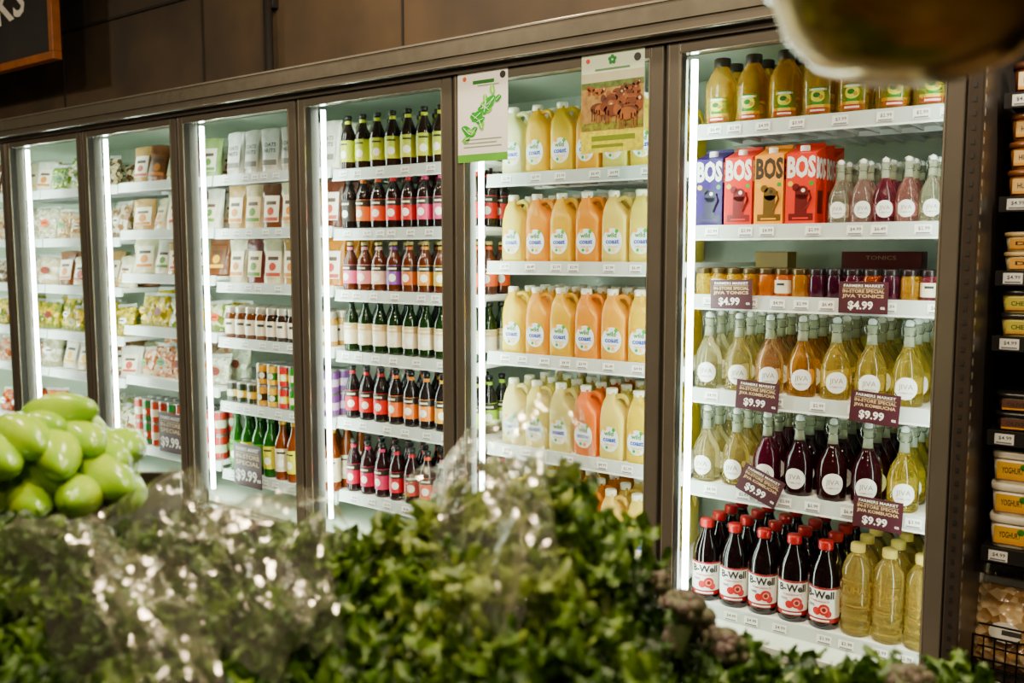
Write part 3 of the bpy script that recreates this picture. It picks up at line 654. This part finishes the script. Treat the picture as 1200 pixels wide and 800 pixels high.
def purple(seed):
    b=MB(); m=M('4a3634',.6,h2='54583a',scale=60,bump=.6); rn=random.Random(seed)
    for i in range(34):
        th=rn.uniform(0,6.28); ph=math.acos(rn.uniform(0,1)); r=.03; cx,cy,cz=r*math.sin(ph)*math.cos(th),r*math.sin(ph)*math.sin(th),.055+r*.8*math.cos(ph); q=rn.uniform(.007,.012)
        b.loft([(q*math.sin(t),q*math.sin(t),cz-q*math.cos(t),cx,cy) for t in (.3,.8,1.3,1.8,2.3,2.8)],m,8)
    b.loft([(.028,.028,.045),(.032,.032,.055),(.026,.026,.075)],m,12)
    s_=MB(); s_.lathe([(.012,0),(.013,.02),(.02,.06)],M('8a9a6a',.5),10)
    return b.build('purple_broccoli'),s_.build('stem')
PB=[purple(i) for i in range(3)]
for a,b_,z in [(1.26,.18,.92),(1.2,.225,.90),(1.27,.255,.865),(1.27,.165,.965),(1.22,.28,.84),(1.17,.20,.86),(1.19,.53,.81)]:
    p_=random.choice(PB); x,y=W(a,b_); o=obj('purple_broccoli',p_[0],(x,y,z),(R(-.4,.4),R(-.4,.4),R(0,6)),sc=1.0,label='purple-grey sprouting broccoli head beside kale',category='broccoli',group='purple broccoli heads'); obj('stem',p_[1],parent=o)
def pepper(seed):
    b=MB(); rg=[]
    for i in range(16):
        u=i/15; r=.039*(math.sin(math.pi*(u*.94+.04))**.6)*(1-.2*u); rg.append((r,r,.0+.17*u,.012*math.sin(2.6*u+seed),0))
    b.loft(rg,M('b0c83c',.2,h2='80a824',scale=9),24,lobe=.035,nl=3)
    s_=MB(); s_.tube([(0,0,.002),(.002,0,-.012),(.008,0,-.022)],.004,M('5a8a30',.5),8); s_.loft([(.012,.012,-.002),(.007,.007,-.006)],M('5a8a30',.5),10)
    return b.build('green_pepper'),s_.build('stem')
PP=[pepper(i) for i in range(3)]
for lay,(z,n,b0) in enumerate([(1.06,15,-.68),(1.105,15,-.69),(1.14,12,-.73),(1.17,6,-.79)]):
    for i in range(n):
        b_=b0-(i%5)*.09+R(-.012,.012); a=1.42+(i//5)*.075+R(-.01,.01)
        x,y=W(a,b_); p_=random.choice(PP)
        o=obj('green_pepper',p_[0],(x-.05,y,z),(math.radians(R(78,98)),R(-.3,.3),R(.9,1.9)),label='shiny elongated light green pepper in heaped pile',category='pepper',group='green peppers'); obj('stem',p_[1],parent=o)
# plastic bags : crumpled film with broad folds and sharp creases
def bag(quad4,amp,seed,lift,label,arch,n=30):
    rn=random.Random(seed); vs=[];fs=[]; (p00,p10,p01,p11)=quad4
    for i in range(n+1):
        for j in range(n+1):
            u=min(1,max(0,(i+rn.uniform(-.4,.4))/n)); v=min(1,max(0,(j+rn.uniform(-.4,.4))/n))
            wob=.08*noise.noise(Vector((v*3,u*3,seed))); 
            a=(p00[0]*(1-u)+p10[0]*u)*(1-v)+(p01[0]*(1-u)+p11[0]*u)*v+wob*.6
            be=(p00[1]*(1-u)+p10[1]*u)*(1-v)+(p01[1]*(1-u)+p11[1]*u)*v+.06*noise.noise(Vector((v*3+9,u*3,seed)))
            z=top(be)-(1.2-a)*.45+lift+arch*math.sin(math.pi*u)*math.sin(math.pi*min(1,v*1.1+.05))
            q=Vector((u*2.4+v*1.2+seed,v*1.2,seed)); nn=noise.noise(q)*.03-(abs(noise.noise(q*1.9))-.2)*.06-(abs(noise.noise(q*4.5)))*.022
            ed=min(u,1-u,v,1-v); z+=nn*amp+rn.uniform(-.002,.002)-.05*(max(0,.15-ed)/.15)**1.5
            x,y=W(a,be*a/1.2); vs.append((x,y,z))
    for i in range(n):
        for j in range(n):
            a=i*(n+1)+j
            if (i+j)%2: fs+=[(a,a+n+1,a+n+2),(a,a+n+2,a+1)]
            else: fs+=[(a,a+n+1,a+1),(a+1,a+n+1,a+n+2)]
    b=MB(); b.add(vs,fs,PLASTIC,False)
    return obj('plastic_bag',b.build('plastic_bag'),label=label,category='plastic bag')
bag(((1.26,-.15),(1.25,.09),(.93,-.03),(.93,.04)),.9,3,.03,'crumpled clear plastic bag over pale kale',.02)
bag(((1.20,-.56),(1.19,-.24),(.97,-.46),(.99,-.24)),1.3,11,.055,'crumpled clear plastic bag lying on green kale',.04)
bag(((1.08,-.72),(1.10,-.50),(.84,-.52),(.84,-.34)),1.3,23,.055,'twisted clear plastic bag draped on kale',.04)
# hanging scale pan
b=MB(); PAN=M('8a6f42',.2,metal=.95,var=.25,scale=9)
b.lathe([(.002,0),(.04,.003),(.075,.016),(.10,.042),(.113,.078),(.119,.08),(.119,.084),(.111,.084),(.098,.046),(.073,.02),(.04,.008),(.002,.006)],PAN,40)
x,y=W(.75,.322)
pan=obj('hanging_scale',b.build('scale_pan'),(x,y,1.585),label='hanging produce scale with round dull brass-coloured metal pan',category='scale')
for k in range(3):
    ch=MB(); a=k*2.094+.5; ch.tube([(.115*math.cos(a),.115*math.sin(a),.08),(.01*math.cos(a),.01*math.sin(a),.45)],.0025,PAN,6)
    obj('chain',ch.build('chain'),parent=pan)
bd=MB(); bd.loft([(.02,.02,.44),(.10,.035,.5),(.11,.04,.6),(.10,.035,.7),(.02,.02,.74)],M('6a604c',.3,metal=.5),24); bd.tube([(0,0,.73),(0,0,1.715)],.006,M('222222',.5),8)
obj('scale_body',bd.build('scale_body'),parent=pan)
# ------------------------------------------------------------------ world & camera
w=bpy.data.worlds.new('World'); bpy.context.scene.world=w; w.use_nodes=True
w.node_tree.nodes['Background'].inputs[0].default_value=(1,.9,.78,1); w.node_tree.nodes['Background'].inputs[1].default_value=.05
cam=bpy.data.cameras.new('Camera'); cam.lens=31.95; cam.sensor_width=36; cam.clip_start=.02
co=bpy.data.objects.new('Camera',cam); C.objects.link(co); co.location=(0,0,1.45)
p=math.atan(105/1065); d=Vector((-math.sin(YAW)*math.cos(p),math.cos(YAW)*math.cos(p),-math.sin(p)))
co.rotation_euler=d.to_track_quat('-Z','Y').to_euler()
cam.dof.use_dof=True; cam.dof.focus_distance=2.8; cam.dof.aperture_fstop=2.8
bpy.context.scene.camera=co
